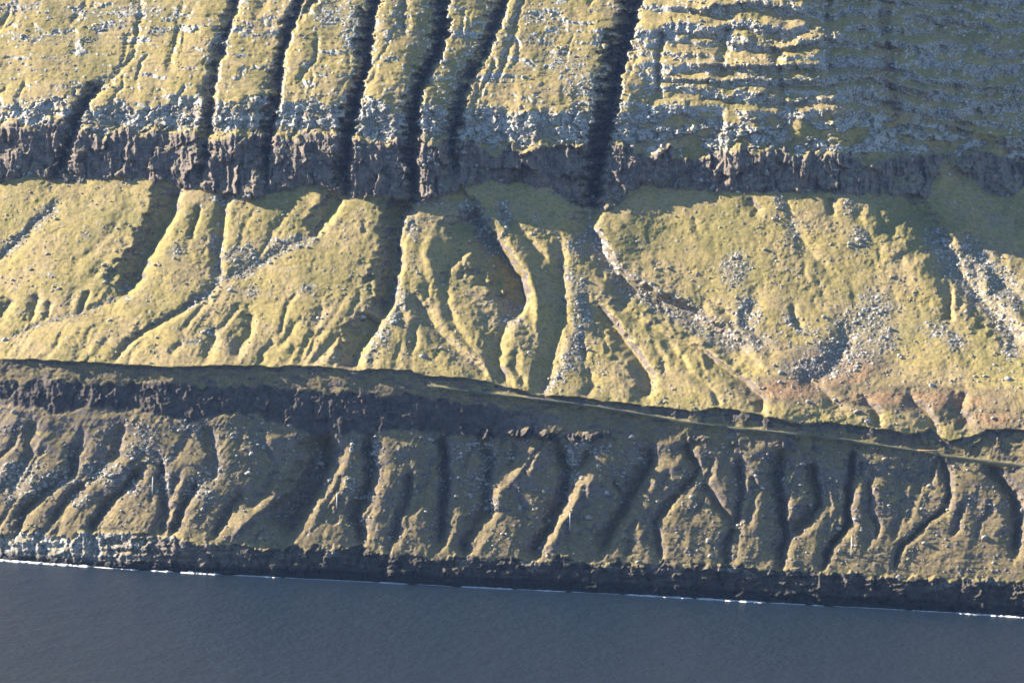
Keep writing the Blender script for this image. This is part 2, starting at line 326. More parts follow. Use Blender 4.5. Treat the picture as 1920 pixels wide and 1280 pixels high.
# ------------------------------------------------------------------ detail: rock structure, turf, stones
thin = np.exp(-((PY-(yB-9))/9)**4)*ss(840, 900, PX)*(1-.55*ss(1090, 1190, PX))*ss(mix(-.2, .0, ss(1090, 1190, PX)), mix(.1, .22, ss(1090, 1190, PX)), fbm(PX/50, PY/40, 3, 180))
lgr = np.exp(-((PY-yK+3)/6)**2)*ss(-.1, .2, fbm(PX/45, PY/30, 3, 192)+.05)
upz = ss(-4, 3, yC-PY)*(1-ss(-6, 6, yT-PY))
upz = upz*mix(1., ss(-.22, .05, fbm(PX/70, PY/24, 4, 191)), ss(-5, 5, yK-PY)*(.5+.4*farr))*(1-.85*lgr)
rockzone = np.clip(np.maximum.reduce([thin, inSea, inBandB*(1-right*.75), upz*.97, uppermask*band]), 0, 1)
low_cl = ss(-4, 3, yC-PY)*(1-ss(-5, 5, yK-PY))                    # columnar dark tier
lgn = fbm(PX/70, PY/24, 4, 191)
up_cl = ss(-5, 5, yK-PY)*(1-ss(-6, 6, yT-PY))*mix(1., ss(-.18, .12, lgn), .55+.35*farr)                      # pale blocky tier
kx = fbm(PX/26, PY/26, 4, 53)*10; ky = fbm(PX/26+31, PY/26, 4, 54)*9
def facets(cw, ch, seed, step, tilt, crack):
    """blocky rock: every cell its own depth and its own tilted face, in metres"""
    f1, f2, cr, ex, ey = worley((PX+kx)/cw, (PY+ky)/ch, seed, 1.0)
    gx = np.sin(cr*91.7); gy = np.cos(cr*57.3)
    return step*(cr-.5)*2 + tilt*(ex*gx*cw+ey*gy*ch*.6)*.3 - crack*(1-ss(0, .13, f2-f1))
big = facets(34, 46, 3, 1.5, .85, .6)
blk = facets(12, 19, 4, .75, .8, .4)
peb = facets(7.5, 6.5, 5, .5, .9, .25)
lob = facets(19, 13, 6, .9, .85, .5)
col = fbm((PX+kx*.5)/5.5, PY/34, 4, 51)
rid = fbm((PX+kx)/24, (PY+ky)/40, 5, 55, .55, True)-.45
fine = fbm(PX/6, PY/5, 4, 52, .6)
DR = -(low_cl*(big*.6+blk*.65+col*.8+rid*1.3+2.6*fbm((PX+.5*kx)/15, PY/95, 3, 203, .5, True)) + up_cl*(lob*1.0+peb*1.0+rid*1.0) + uppermask*band*mix(.6, .9, farr)*(lob*mix(.8, .6, farr)+peb*mix(.9, .4, farr)+farr*(blk*.5+rid*.8+.9*fbm(PX/5, PY/24, 3, 179))) +
       inSea*(big*.35+blk*.6+peb*.35+rid*.6+2.3*fbm(PX/60, PY/8.5, 4, 58)+1.8*fbm(PX/20, PY/14, 4, 59)) + thin*(big*.6+blk*.8+2.2) + inBandB*(1-right*.7)*(big*.25+blk*.35+col*.7+rid*.7+.45*fbm(PX/80, PY/9, 3, 194))) - rockzone*fine*.7 + inBandB*(1-right*.7)*.8
grass = 1-np.clip(rockzone, 0, 1)
tus = fbm(PX/17, PY/12, 5, 71, .6); tus2 = fbm(PX/60, PY/50, 4, 72)
rill = fbm((PX+.35*(PY-500)*np.sign(900-PX)*.5)/13, PY/70, 4, 73)
lowm = inLow
fuzz = fbm(PX/7, PY/5.5, 3, 76, .65)
ribT = fbm((uT+8*w1)/26, PY/150, 4, 171, .55, True); ribT2 = fbm((uT+5*w2)/9, PY/60, 3, 172, .55)
ribL = fbm((uL+8*w1)/30, PY/140, 4, 173, .55, True); ribU = fbm((uU+6*w1)/24, PY/160, 4, 174, .5, True)
talamp = ss(.0, .25, 1-talus_t)*(.55+.8*ss(.3, .9, 1-talus_t))*(1-.85*ss(1150, 1240, PX-.9*(PY-440))*(1-ss(1680, 1800, PX)))
ribmod = .25+.95*ss(-.12, .22, fbm(PX/95, PY/70, 3, 178) + .12*ss(380, 520, PX)*(1-ss(1300, 1450, PX)))
calm = 1-.6*lowm-.15*inL*(1-inT)*(1-inU)
DD = grass*(calm*fuzz*.32 + calm*tus*.95*(.6+.9*ss(-.2, .3, tus2)) + tus2*1.5 - inT*talamp*ribmod*(ribT*.55+ribT2*.22) - lowm*ribmod*ribL*mix(.8, .45, right) - uppermask*ribU*.2)
DR = DR + low_cl*farr*1.3*fbm(PX/4.6, PY/45, 3, 193) + low_cl*(.9*fbm(PX/170, PY/5, 4, 175)-.5*col) + up_cl*.7*fbm(PX/150, PY/4.5, 3, 176)
# little turf steps across the lower slope and the upper slope
DD += lowm*.22*fbm(PX/70, PY/5, 4, 74)*ss(900, 1300, PX) + uppermask*grass*(.6*fbm(PX/75, PY/6, 4, 75)+.3*fbm(PX/26, PY/5, 3, 177)+.22*fine)
# eroded bank at the foot of the fans
bank = PY-(yF+1.0)
DD += 2.6*ss(-1.5, 2.0, bank)*(1-ss(4, 70, bank))*ss(-40, 60, PX)*(1-.6*ss(1000, 1300, PX)*(wob > .05))
# scree masks, patches of loose stones: (x, y, radius x, radius y, strength)
def blobs(lst, k=1.):
    m = np.zeros(PX.shape, np.float32)
    for x, y, rx, ry, s in lst:
        m = np.maximum(m, s*np.exp(-((QX-x)/rx)**2-((QY-y)/ry)**2))
    return m
def strokes(lst):
    m = np.zeros(PX.shape, np.float32)
    for pts, w, s in lst:
        m = np.maximum(m, s*np.clip(gfield([(pts, w, w, 1.0)], .8), 0, 1))
    return m
SCREE_T = [(1378,505,26,34,1), (1640,575,40,36,.75), (1610,610,60,34,.7), (1655,630,40,32,.75), (1580,660,84,36,.7), (1400,590,26,40,.9), (1395,640,60,22,.7), (1530,690,70,24,.8), (1460,375,16,20,.7),
           (1490,430,16,30,.6), (1610,450,24,30,.6), (1590,390,16,22,.6), (1760,455,22,28,.9), (1830,495,36,36,.9), (1880,560,46,40,.9), (1760,620,30,20,.6), (1790,640,24,20,.7), (1895,655,26,22,.7), (1480,600,18,12,.8), (1510,620,24,10,.7),
           (450,480,40,18,.8), (520,455,30,12,.7), (560,450,40,14,.6), (880,390,24,16,.9), (905,420,20,30,.8), (800,380,40,12,.7), (770,420,18,30,.6), (945,400,14,26,.8), (1080,455,20,18,.8), (750,560,14,30,.6),
           (720,630,16,30,.6), (580,540,18,12,.6), (405,455,12,18,.8), (330,470,20,14,.6), (470,545,20,14,.6), (95,395,14,12,.7), (70,425,16,10,.7), (20,460,20,14,.6), (90,515,14,8,.7), (160,440,12,10,.5), (1085,540,14,26,.8), (1095,590,18,26,.8), (960,575,20,14,.7), (1050,700,14,30,.5), (1080,660,20,40,.5),
           (360,640,26,10,.6), (430,540,14,8,.5), (395,620,24,12,.6), (960,600,30,14,.6), (230,540,20,8,.7), (240,560,16,6,.6), (1870,420,30,12,.4), (430,370,50,10,.8)]
SCREE_L = [(30,890,40,26,1), (110,900,40,24,.8), (60,920,50,14,.7), (190,880,36,20,.8), (270,820,26,30,.8), (250,845,20,16,.9), (210,890,46,24,.8), (240,915,30,16,.8), (370,920,36,22,.8), (400,880,30,26,.6), (480,830,26,22,.5), (310,905,16,40,.7), (350,800,40,14,.6),
           (440,815,26,10,.5), (370,815,14,12,.8), (150,935,26,18,.7), (305,860,20,10,.9), (385,930,20,14,.8), (700,860,16,36,.9), (660,910,22,20,.5), (690,930,20,18,.5), (915,860,18,36,.9), (890,840,26,14,.7), (905,910,20,22,.9), (920,945,22,16,.8), (860,850,20,20,.5),
           (1075,850,20,28,.8), (1100,830,20,12,.8), (1075,890,20,14,.9), (1130,845,20,10,.7), (1200,860,20,16,.7), (1060,930,10,30,.6), (830,900,12,40,.5), (600,870,14,50,.6), (1465,870,10,20,.5), (1390,870,8,16,.5), (140,850,20,16,.5), (20,930,30,20,.6), (1380,960,14,24,.4)]
SCREE_U = [(20,15,60,16,.5), (160,25,60,14,.5), (260,20,50,14,.6), (60,75,60,12,.5), (300,60,40,10,.5), (215,45,26,8,.8), (90,108,50,8,.4), (150,75,70,14,.4), (420,75,16,24,.7), (330,30,40,12,.5), (600,130,26,12,.4), (620,30,40,24,.6), (660,60,20,60,.6), (250,110,20,10,.4), (80,190,60,10,.6), (1000,70,40,20,.4), (1060,120,60,30,.5), (1100,160,50,30,.6), (930,150,30,16,.4), (1010,30,60,20,.5)]
STRK = [((1105,425, 1125,470, 1160,520, 1210,552, 1270,580, 1330,615, 1385,652), 22, 1.), ((1052,490, 1075,530, 1090,560, 1085,640, 1055,690, 1020,745), 14, .7), ((110,376, 75,412, 40,442, 0,482), 12, .8), ((580,442, 540,462, 480,500, 416,524), 14, .7),
        ((755,560, 735,600, 705,640, 690,690), 14, .6), ((880,380, 905,430, 935,480), 16, .9), ((415,440, 410,500, 416,520, 380,558, 330,590), 9, .6), ((1740,430, 1775,480, 1815,530, 1860,580, 1920,650), 24, .9), ((1800,450, 1850,500, 1920,560), 24, .9), ((228,556, 150,588, 60,612, 0,640), 7, .5), ((1700,620, 1760,610, 1800,650), 18, .4)]
sT = np.maximum(blobs(SCREE_T), strokes(STRK))*(inT+.0); sL = .8*blobs(SCREE_L)*(1-inU)*(1-inT); sU = blobs(SCREE_U)*uppermask
scree = np.clip(sT+sL+sU, 0, 1)
sn = fbm(PX/9, PY/7, 4, 90, .6)
screem = np.clip(ss(.12, .55, scree+sn*.5)*ss(.04, .25, scree), 0, 1)
f1e, f2e, cre, _, _ = worley((PX+kx*.4)/5.0, (PY+ky*.4)/4.0, 9, 1.0)
stone = (cre > .62)*np.clip(1-f1e*1.7, 0, 1)
DD -= screem*(stone*1.0*(cre-.1)+.5*sn)
# isolated stones in the turf
f1f, f2f, crf, _, _ = worley(PX/11, PY/9, 10)
iso = (crf > .86)*np.clip(1-f1f*3.6, 0, 1)*(inT*.8+lowm*.8+uppermask*1.0)*grass
DD -= iso*1.0
# path line
PATH = L(600,703, 700,713, 800,723, 870,733, 920,738, 960,743, 1020,750, 1080,757, 1140,766, 1200,776, 1280,790, 1350,800, 1420,806, 1500,815, 1560,820, 1620,830, 1680,840, 1740,848, 1800,858, 1860,865, 1920,873, 2000,884, 2200,905)
def pathy(x): return np.interp(x, PATH[:, 0], PATH[:, 1])
pd = np.abs(PY-pathy(PX)); pm = np.exp(-(pd/5.)**2)*ss(760, 840, PX)
DD += (uppermask+.8*up_cl*farr)*mix(.08, 1., farr)*4.2*benchD
DD *= (1-pm); DR = DR*(1-pm); DG = DG*(1-.8*pm)
fade = 1-.7*ss(0, 400, np.maximum(-60-PX, PX-1980))
D = (DG + DB + (DR + DD)*fade)*ss(0, 14, yW-PY+2)
D += 4*inSea*fbm(PX/55, PY/80, 4, 77)*ss(0, 6, yW-PY+1)
TT = TT + D
X = TT*RX; Y = TT*RY; Z = H_CAM+TT*RZ
print('detail', time.time()-T0)

# ------------------------------------------------------------------ normals -> where rock shows
def grad(a): return np.gradient(a, axis=0), np.gradient(a, axis=1)
xr, xc = grad(X); yr_, yc_ = grad(Y); zr, zc = grad(Z)
nx = yr_*zc-zr*yc_; ny = zr*xc-xr*zc; nz = xr*yc_-yr_*xc
ln = np.sqrt(nx*nx+ny*ny+nz*nz)+1e-9; nz = nz/ln
nz = np.abs(nz).astype(np.float32)
steep = ss(.78, .50, nz)
rk = np.clip(rockzone*1.15*(.35+.9*steep) + .0, 0, 1)
rk = np.maximum(rk, screem*np.clip(.22+stone*2.2+.3*sn, 0, 1)*.9)
rk = np.maximum(rk, (iso > .12)*.9)
rk = np.maximum(rk, ss(.52, .28, nz)*.75*(inT+lowm)+ss(.58, .40, nz)*.8*uppermask)
terr = inL*(1-inT)*(1-inU)
rk = np.maximum(rk, terr*.62*ss(.02, .22, fbm(PX/34, PY/11, 4, 220, .6)))
rk = np.maximum(rk, ss(.5, 2., bank)*(1-ss(9, 22, bank))*ss(900, 1040, PX)*.7*ss(-.2, .05, fbm(PX/40, PY/15, 4, 221)))
rk = np.maximum(rk, ss(.5, 2., bank)*(1-ss(4, 12, bank))*ss(-40, 60, PX)*.7*(wob > -.15))
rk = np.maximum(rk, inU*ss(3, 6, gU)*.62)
rk = np.clip(rk, 0, 1)
lic = np.clip((1-.12*ss(1500, 1680, PX))*(up_cl*.95 + uppermask*(.72-.08*farr))*(1-.85*ss(.5, 2.5, gU)) + screem*(.12+.75*(cre > .8)) + .5*(iso > .12)*crf + low_cl*.12 + inSea*leftshore*.55 + inSea*ss(26, 6, PY-yS)*.55*ss(.1, .3, fbm(PX/60, PY/20, 2, 95)), 0, 1)  # lichen cut back along the upper gullies to paint their shade
brown = np.clip(blobs([(1560,690,120,50,1.25), (1420,640,60,40,.8), (1480,730,110,34,1.1), (1750,750,220,34,1.0), (1860,785,130,40,.9), (1640,745,100,30,1.0), (1500,590,50,30,.3), (150,590,80,20,.5), (40,890,90,40,.5), (170,900,60,40,.5), (420,940,60,30,.4), (560,930,60,40,.2), (1210,880,30,30,.6), (1885,900,40,30,1.),
   (1060,880,30,40,.4), (900,960,60,20,.4), (860,950,30,40,.4), (380,960,200,40,.3), (1750,960,400,90,.42), (1250,960,300,80,.3), (150,205,22,18,.8), (300,180,60,8,.4), (640,165,40,12,.5), (1010,170,80,12,.5), (650,690,24,10,.8), (1880,880,40,16,1.)]), 0, 1)
brown = np.maximum(brown*mix(1., .75, lowm), (.64+.10*ss(.1, .5, tus2))*lowm + .66*inL*(1-inT)*(1-inU))
green = np.clip(.35 + .75*fbm(PX/110, PY/80, 4, 96) + .1*inL*(1-inT)*(1-inU) + blobs([(250,390,60,60,.4), (1300,420,120,50,.3), (520,390,60,40,.4), (1520,1030,50,40,.6), (1870,690,60,60,.4), (1240,830,300,30,.35), (1550,870,260,40,.3), (100,690,300,22,.3), (1700,400,120,60,.4)]) - .5*blobs([(1700,720,160,40,1), (350,650,250,40,.5), (900,560,60,60,.6)]), 0, 1)
pathm = pm
wet_shade = np.clip(inSea*(ss(26, 4, yW-PY)+.7*ss(250, 700, PX)*(1-.8*lic)), 0, 1)  # wet foot of the sea cliff, darker tone on its right part
wet_shade = np.maximum(wet_shade, .30*terr*ss(.3, .6, rk)*(1-inBandB))  # rock patches of the terrace toned darker
wet_shade = np.maximum(wet_shade, .38*inU*ss(2.5, 6, gU)*ss(.1, .5, rk))  # shade of the upper gullies painted in as near-black rock
wet_shade = np.maximum(wet_shade, .55*np.maximum(inBandB*(1-right), thin)*ss(.1, .6, rk))  # shade on the lower rock band painted into its colour

# ------------------------------------------------------------------ materials
def newmat(name):
    m = bpy.data.materials.new(name); m.use_nodes = True
    n = m.node_tree; b = n.nodes['Principled BSDF']; return m, n, b
class G:
    def __init__(s, tree): s.t = tree
    def n(s, kind, **kw):
        x = s.t.nodes.new(kind)
        for k, v in kw.items():
            if k in x.inputs: 
                if hasattr(v, 'links') or isinstance(v, bpy.types.NodeSocket): s.t.links.new(v, x.inputs[k])
                else: x.inputs[k].default_value = v
            else: setattr(x, k, v)
        return x
    def link(s, a, b): s.t.links.new(a, b)
    def math(s, op, a, b=0.0, clamp=False):
        x = s.t.nodes.new('ShaderNodeMath'); x.operation = op; x.use_clamp = clamp
        for i, v in enumerate((a, b)):
            if isinstance(v, bpy.types.NodeSocket): s.link(v, x.inputs[i])
            else: x.inputs[i].default_value = v
        return x.outputs[0]
    def mixc(s, f, a, b):
        x = s.t.nodes.new('ShaderNodeMix'); x.data_type = 'RGBA'; x.clamp_factor = True
        for i, v in ((0, f), (6, a), (7, b)):
            if isinstance(v, bpy.types.NodeSocket): s.link(v, x.inputs[i])
            else: x.inputs[i].default_value = v if i == 0 else (*v, 1)
        return x.outputs[2]
    def noise(s, co, scale, detail=4, rough=.6):
        x = s.t.nodes.new('ShaderNodeTexNoise'); x.inputs['Scale'].default_value = scale; x.inputs['Detail'].default_value = detail; x.inputs['Roughness'].default_value = rough
        s.link(co, x.inputs['Vector']); return x.outputs['Fac']
    def ramp(s, f, lo, hi):
        x = s.t.nodes.new('ShaderNodeMapRange'); x.interpolation_type = 'SMOOTHSTEP'
        s.link(f, x.inputs[0]); x.inputs[1].default_value = lo; x.inputs[2].default_value = hi
        return x.outputs[0]
def hill_material():
    m, t, b = newmat('mountainside'); g = G(t)
    co = g.n('ShaderNodeTexCoord').outputs['Object']
    A = g.n('ShaderNodeVertexColor', layer_name='cover_a'); B = g.n('ShaderNodeVertexColor', layer_name='cover_b')
    sa = g.n('ShaderNodeSeparateColor'); g.link(A.outputs[0], sa.inputs[0]); sb = g.n('ShaderNodeSeparateColor'); g.link(B.outputs[0], sb.inputs[0])
    rock, lich, scr = sa.outputs[:3]; brn, grn, wet_shade_f = sb.outputs[:3]
    n1 = g.noise(co, .9, 5, .65); n2 = g.noise(co, .22, 5, .6); n3 = g.noise(co, 2.2, 3, .6); n4 = g.noise(co, .05, 4, .55); n5 = g.noise(co, .45, 3, .7)
    dry = g.mixc(g.ramp(n1, .3, .7), (.220, .168, .060), (.305, .243, .094))
    dry = g.mixc(g.ramp(n4, .42, .62), dry, (.27, .205, .105))
    gr = g.mixc(g.ramp(n1, .3, .7), (.128, .110, .040), (.218, .188, .064))
    gf = g.math('ADD', grn, g.math('MULTIPLY', g.math('SUBTRACT', n2, .5), 1.6))
    c = g.mixc(g.ramp(gf, .15, .85), dry, gr)
    c = g.mixc(g.math('MULTIPLY', g.ramp(n5, .53, .64), .75), c, (.125, .108, .060))
    c = g.mixc(g.math('MULTIPLY', g.ramp(n5, .44, .34), .45), c, (.35, .28, .125))
    br = g.mixc(g.ramp(n1, .35, .65), (.105, .080, .048), (.178, .140, .082))
    br = g.mixc(g.ramp(brn, .74, .92), br, g.mixc(g.ramp(n1, .35, .65), (.15, .092, .052), (.27, .180, .098)))
    bf = g.math('ADD', brn, g.math('MULTIPLY', g.math('SUBTRACT', n2, .5), 1.1))
    c = g.mixc(g.math('MULTIPLY', g.ramp(bf, .25, .8), g.ramp(brn, 0.02, .2)), c, br)
    # loose mossy grit between the stones
    c = g.mixc(g.math('MULTIPLY', scr, .55), c, (.15, .14, .115))
    dark = g.mixc(g.ramp(n2, .35, .65), (.060, .056, .056), (.165, .132, .112))
    dark = g.mixc(g.ramp(n3, .45, .75), dark, (.235, .19, .165))
    pale = g.mixc(g.ramp(n3, .3, .7), (.19, .195, .195), (.46, .46, .44))
    lf = g.math('ADD', lich, g.math('MULTIPLY', g.math('SUBTRACT', n1, .5), 1.5))
    rc = g.mixc(g.ramp(lf, .30, .75), dark, pale)
    rf = g.math('ADD', rock, g.math('MULTIPLY', g.math('SUBTRACT', n1, .5), .55))
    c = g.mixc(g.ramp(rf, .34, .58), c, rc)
    c = g.mixc(wet_shade_f, c, (.018, .017, .018))  # wet sea rock and painted shade, both blended to near-black
    g.link(c, b.inputs['Base Color']); b.inputs['Roughness'].default_value = .92; b.inputs['Specular IOR Level'].default_value = .2
    h = g.math('ADD', g.math('MULTIPLY', n1, .6), g.math('MULTIPLY', n3, .4))
    bp = g.n('ShaderNodeBump'); bp.inputs['Strength'].default_value = .6; bp.inputs['Distance'].default_value = .5
    g.link(h, bp.inputs['Height']); g.link(bp.outputs[0], b.inputs['Normal'])
    return m
MH = hill_material()

# ------------------------------------------------------------------ the mountainside, split along its natural breaks
def tagged(o, label=None, cat=None, group=None, kind=None):
    if label: o['label'] = label
    if cat: o['category'] = cat
    if group: o['group'] = group
    if kind: o['kind'] = kind
    return o
def mesh_obj(name, verts, faces, mat, smooth=True, parent=None, attrs=None):
    verts = np.asarray(verts, np.float32); faces = np.asarray(faces, np.int32); k = faces.shape[1]
    me = bpy.data.meshes.new(name)
    me.vertices.add(len(verts)); me.vertices.foreach_set('co', verts.ravel())
    me.loops.add(faces.size); me.loops.foreach_set('vertex_index', faces.ravel())
    me.polygons.add(len(faces)); me.polygons.foreach_set('loop_start', np.arange(0, faces.size, k, dtype=np.int32))
    me.polygons.foreach_set('loop_total', np.full(len(faces), k, np.int32))
    if attrs:
        for an, av in attrs.items():
            at = me.color_attributes.new(an, 'FLOAT_COLOR', 'POINT'); at.data.foreach_set('color', np.ascontiguousarray(av, np.float32).ravel())
    me.update(calc_edges=True)
    if smooth: me.polygons.foreach_set('use_smooth', np.ones(len(faces), bool))
    if mat: me.materials.append(mat)
    o = bpy.data.objects.new(name, me); scn.collection.objects.link(o)
    if parent: o.parent = parent
    return o
zone = np.zeros(PX.shape, np.int32)
for k, yb in enumerate((yS, yB, yR, yF, yC, yT)): zone = np.where(PY < yb, k+1, zone)
ones = np.ones(PX.shape, np.float32)
CA = np.stack([rk, lic, screem, ones], -1); CB = np.stack([brown*(1-pathm), green, wet_shade, ones], -1)
P = np.stack([X, Y, Z], -1)
# skirt: two rows below the waterline
P0 = P[0].copy(); P0[:, 2] = -8; P0[:, 1] -= 1.5
P = np.concatenate([P0[None], P], 0); CA = np.concatenate([CA[:1], CA], 0); CB = np.concatenate([CB[:1], CB], 0); zone2 = np.concatenate([zone[:1], zone], 0)
idx = np.arange(P.shape[0]*nc).reshape(P.shape[0], nc)
quads = np.stack([idx[:-1, :-1], idx[:-1, 1:], idx[1:, 1:], idx[1:, :-1]], -1).reshape(-1, 4)
fz = zone2[:-1, :-1].reshape(-1)
names = ['sea_cliff', 'lower_hillside', 'rock_band', 'terrace', 'talus_slope', 'upper_cliff', 'upper_hillside']
zlab = ['dark layered basalt cliff rising straight out of the sea', 'dim grassy hillside cut by many gullies above the sea cliff', 'dark rock band running above the lower hillside', 'narrow green terrace below the eroded foot of the fans',
        'sunlit yellow-green talus fans below the tall cliff', 'tall two-tier cliff of dark rock with pale lichened blocks on top', 'upper mountainside with grass, thin rock ledges and deep gullies']
Pf = P.reshape(-1, 3); CAf = CA.reshape(-1, 4); CBf = CB.reshape(-1, 4)
ZOBJ = {}
for k, nm in enumerate(names):
    q = quads[fz == k]
    u, inv = np.unique(q, return_inverse=True)
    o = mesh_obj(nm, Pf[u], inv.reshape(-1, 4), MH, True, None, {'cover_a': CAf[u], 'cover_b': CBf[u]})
    tagged(o, zlab[k], kind='structure'); ZOBJ[nm] = o
print('terrain', time.time()-T0)

# ------------------------------------------------------------------ the fjord
def sea_material():
    m, t, b = newmat('fjord_water'); g = G(t)
    co = g.n('ShaderNodeTexCoord').outputs['Object']
    mp = g.n('ShaderNodeMapping'); g.link(co, mp.inputs[0]); mp.inputs['Scale'].default_value = (1.0, .55, 1.0); mp.inputs['Rotation'].default_value = (0, 0, .25)
    a = g.noise(mp.outputs[0], .36, 6, .7); c = g.noise(mp.outputs[0], .075, 4, .6)
    wp = g.ramp(g.noise(mp.outputs[0], .009, 3, .55), .35, .65)
    h = g.math('ADD', g.math('MULTIPLY', a, g.math('ADD', .55, g.math('MULTIPLY', wp, .7))), g.math('MULTIPLY', c, 2.6))
    bp = g.n('ShaderNodeBump'); bp.inputs['Strength'].default_value = .8; bp.inputs['Distance'].default_value = .8
    g.link(h, bp.inputs['Height']); g.link(bp.outputs[0], b.inputs['Normal'])
    b.inputs['Base Color'].default_value = (.008, .016, .030, 1); b.inputs['Roughness'].default_value = .34; b.inputs['Specular IOR Level'].default_value = .22; b.inputs['IOR'].default_value = 1.333
    return m
sea = mesh_obj('sea', [(-9000, -3000, 0), (9000, -3000, 0), (9000, 9000, 0), (-9000, 9000, 0)], [(0, 1, 2, 3)], sea_material(), False)
tagged(sea, 'calm grey-blue fjord water below the cliffs', kind='structure')

# ------------------------------------------------------------------ small meshes shared by copies
def ico(sub):
    import bmesh
    bm = bmesh.new(); bmesh.ops.create_icosphere(bm, subdivisions=sub, radius=1.0)
    v = np.array([x.co[:] for x in bm.verts]); f = np.array([[q.index for q in x.verts] for x in bm.faces]); bm.free(); return v, f
def chunk(seed, sub, boxy):
    """an angular stone: sphere pushed towards a crooked box, then chipped by planes"""
    r = np.random.default_rng(seed); v, f = ico(sub); v = v.copy()
    m = np.abs(v).max(1, keepdims=True); v = v*(1-boxy)+v/m*boxy*.85
    for _ in range(7):
        n = r.normal(size=3); n /= np.linalg.norm(n); d = r.uniform(.55, .9); h = v@n-d
        v = v - np.outer(np.maximum(h, 0), n)
    v *= 1+.10*r.normal(size=(len(v), 1)); v *= np.array([r.uniform(.85, 1.25), r.uniform(.75, 1.1), r.uniform(.55, .9)])
    return v, f
def stone_material(name, c1, c2, c3):
    m, t, b = newmat(name); g = G(t)
    oi = g.n('ShaderNodeNewGeometry'); co = g.n('ShaderNodeTexCoord').outputs['Object']; ob = g.n('ShaderNodeObjectInfo')
    ad = g.n('ShaderNodeVectorMath', operation='ADD'); g.link(oi.outputs['Position'], ad.inputs[0])
    n1 = g.noise(ad.outputs[0], .8, 4, .65); n2 = g.noise(ad.outputs[0], 2.4, 3, .6); n3 = g.noise(ad.outputs[0], .13, 2, .5)
    c = g.mixc(g.ramp(n1, .35, .68), c1, c2); c = g.mixc(g.ramp(n3, .45, .6), c, c3); c = g.mixc(g.ramp(n2, .5, .8), c, c1)
    g.link(c, b.inputs['Base Color']); b.inputs['Roughness'].default_value = .9; b.inputs['Specular IOR Level'].default_value = .25
    bp = g.n('ShaderNodeBump'); bp.inputs['Strength'].default_value = .7; bp.inputs['Distance'].default_value = .25
    g.link(n2, bp.inputs['Height']); g.link(bp.outputs[0], b.inputs['Normal']); return m
M_BOUL = stone_material('lichened_stone', (.20, .195, .185), (.42, .415, .39), (.29, .26, .22))
M_BLOCK = stone_material('cliff_block_stone', (.13, .13, .13), (.38, .385, .375), (.22, .205, .185))
def raw_mesh(name, v, f, mat, smooth=False):
    o = mesh_obj(name, v, f, mat, smooth); me = o.data; bpy.data.objects.remove(o); return me
BM = [raw_mesh('boulder', *chunk(100+k, 2 if k < 4 else 1, .35), M_BOUL) for k in range(8)]
KM = [raw_mesh('rock_block', *chunk(200+k, 1, .8), M_BLOCK) for k in range(8)]
def put(name, me, loc, rot, sc, parent=None):
    o = bpy.data.objects.new(name, me); o.location = loc; o.rotation_euler = rot; o.scale = sc
    scn.collection.objects.link(o)
    if parent: o.parent = parent
    return o
def merged(name, meshes_vf, locs, rots, scs, mat):
    V = []; Fc = []; base = 0
    for i in range(len(locs)):
        v, f = meshes_vf[i % len(meshes_vf)]
        a, c = rots[i]; ca, sa_ = math.cos(a), math.sin(a); cc, sc_ = math.cos(c), math.sin(c)
        w = v*scs[i]; w = np.stack([w[:, 0], w[:, 1]*cc-w[:, 2]*sc_, w[:, 1]*sc_+w[:, 2]*cc], -1)
        w = np.stack([w[:, 0]*ca-w[:, 1]*sa_, w[:, 0]*sa_+w[:, 1]*ca, w[:, 2]], -1)+locs[i]
        V.append(w); Fc.append(f+base); base += len(v)
    return mesh_obj(name, np.concatenate(V), np.concatenate(Fc), mat, False)
Pg = P[1:]                                     # grid positions without the skirt row
inframe = (PX > -30) & (PX < 1950) & (PY > -30)
def pick(wgt, n):
    w = (wgt*inframe).ravel().astype(np.float64); cw = np.cumsum(w)
    return np.searchsorted(cw, rng.random(n)*cw[-1])
PR = Pg.reshape(-1, 3); PXr = PX.ravel(); PYr = PY.ravel()
# ---- boulders
wb = (screem*(.25+scree)*(1-rockzone) + .06*(inT+lowm)*grass*(tus2 > -.1) + .05*uppermask*grass*ss(0, .3, tus2))*(1-pm)
NST = 15000
ib = pick(wb**.75, NST)
sz = .25*(rng.pareto(2.4, NST)+1); sz = np.clip(sz, .25, 1.75)
sz *= np.where(PYr[ib] > 700, 1.15, 1.0)
order = np.argsort(-sz*1500/PR[ib, 1]); ib = ib[order]; sz = sz[order]
NB = 260
for i in range(NB):
    p = PR[ib[i]]; x, y = PXr[ib[i]], PYr[ib[i]]; r_ = min(sz[i], 2.2)
    o = put('boulder', BM[i % 8], (p[0], p[1], p[2]+r_*.10), (rng.uniform(-.3, .3), rng.uniform(-.3, .3), rng.uniform(0, 6.3)), (r_, r_, r_*rng.uniform(.8, 1.1)))
    o['category'] = 'boulder'
    if PY.ravel()[ib[i]] < yC.ravel()[ib[i]]:
        o['label'] = 'pale boulder lying among the grass ledges above the tall cliff'; o['group'] = 'boulders on the upper mountainside'
    elif y < yF.ravel()[ib[i]]:
        if x < 735: o['label'] = 'grey boulder on the talus left of the deep straight gully'; o['group'] = 'boulders on the western talus fans'
        elif x < 1290: o['label'] = 'grey boulder in the stone-filled channels of the ribbed middle fan'; o['group'] = 'boulders on the ribbed fan'
        else: o['label'] = 'pale boulder in the stony patches of the broad unribbed talus'; o['group'] = 'boulders on the broad talus'
    else:
        if x < 640: o['label'] = 'grey boulder scattered over the stony end of the lower hillside'; o['group'] = 'boulders on the stony lower hillside'
        else: o['label'] = 'boulder lodged in the gullies of the smoother lower hillside'; o['group'] = 'boulders in the lower gullies'
SV = [chunk(300+k, 1, .4) for k in range(10)]; IV = []
v0, f0 = ico(1)
n2 = len(ib)-NB
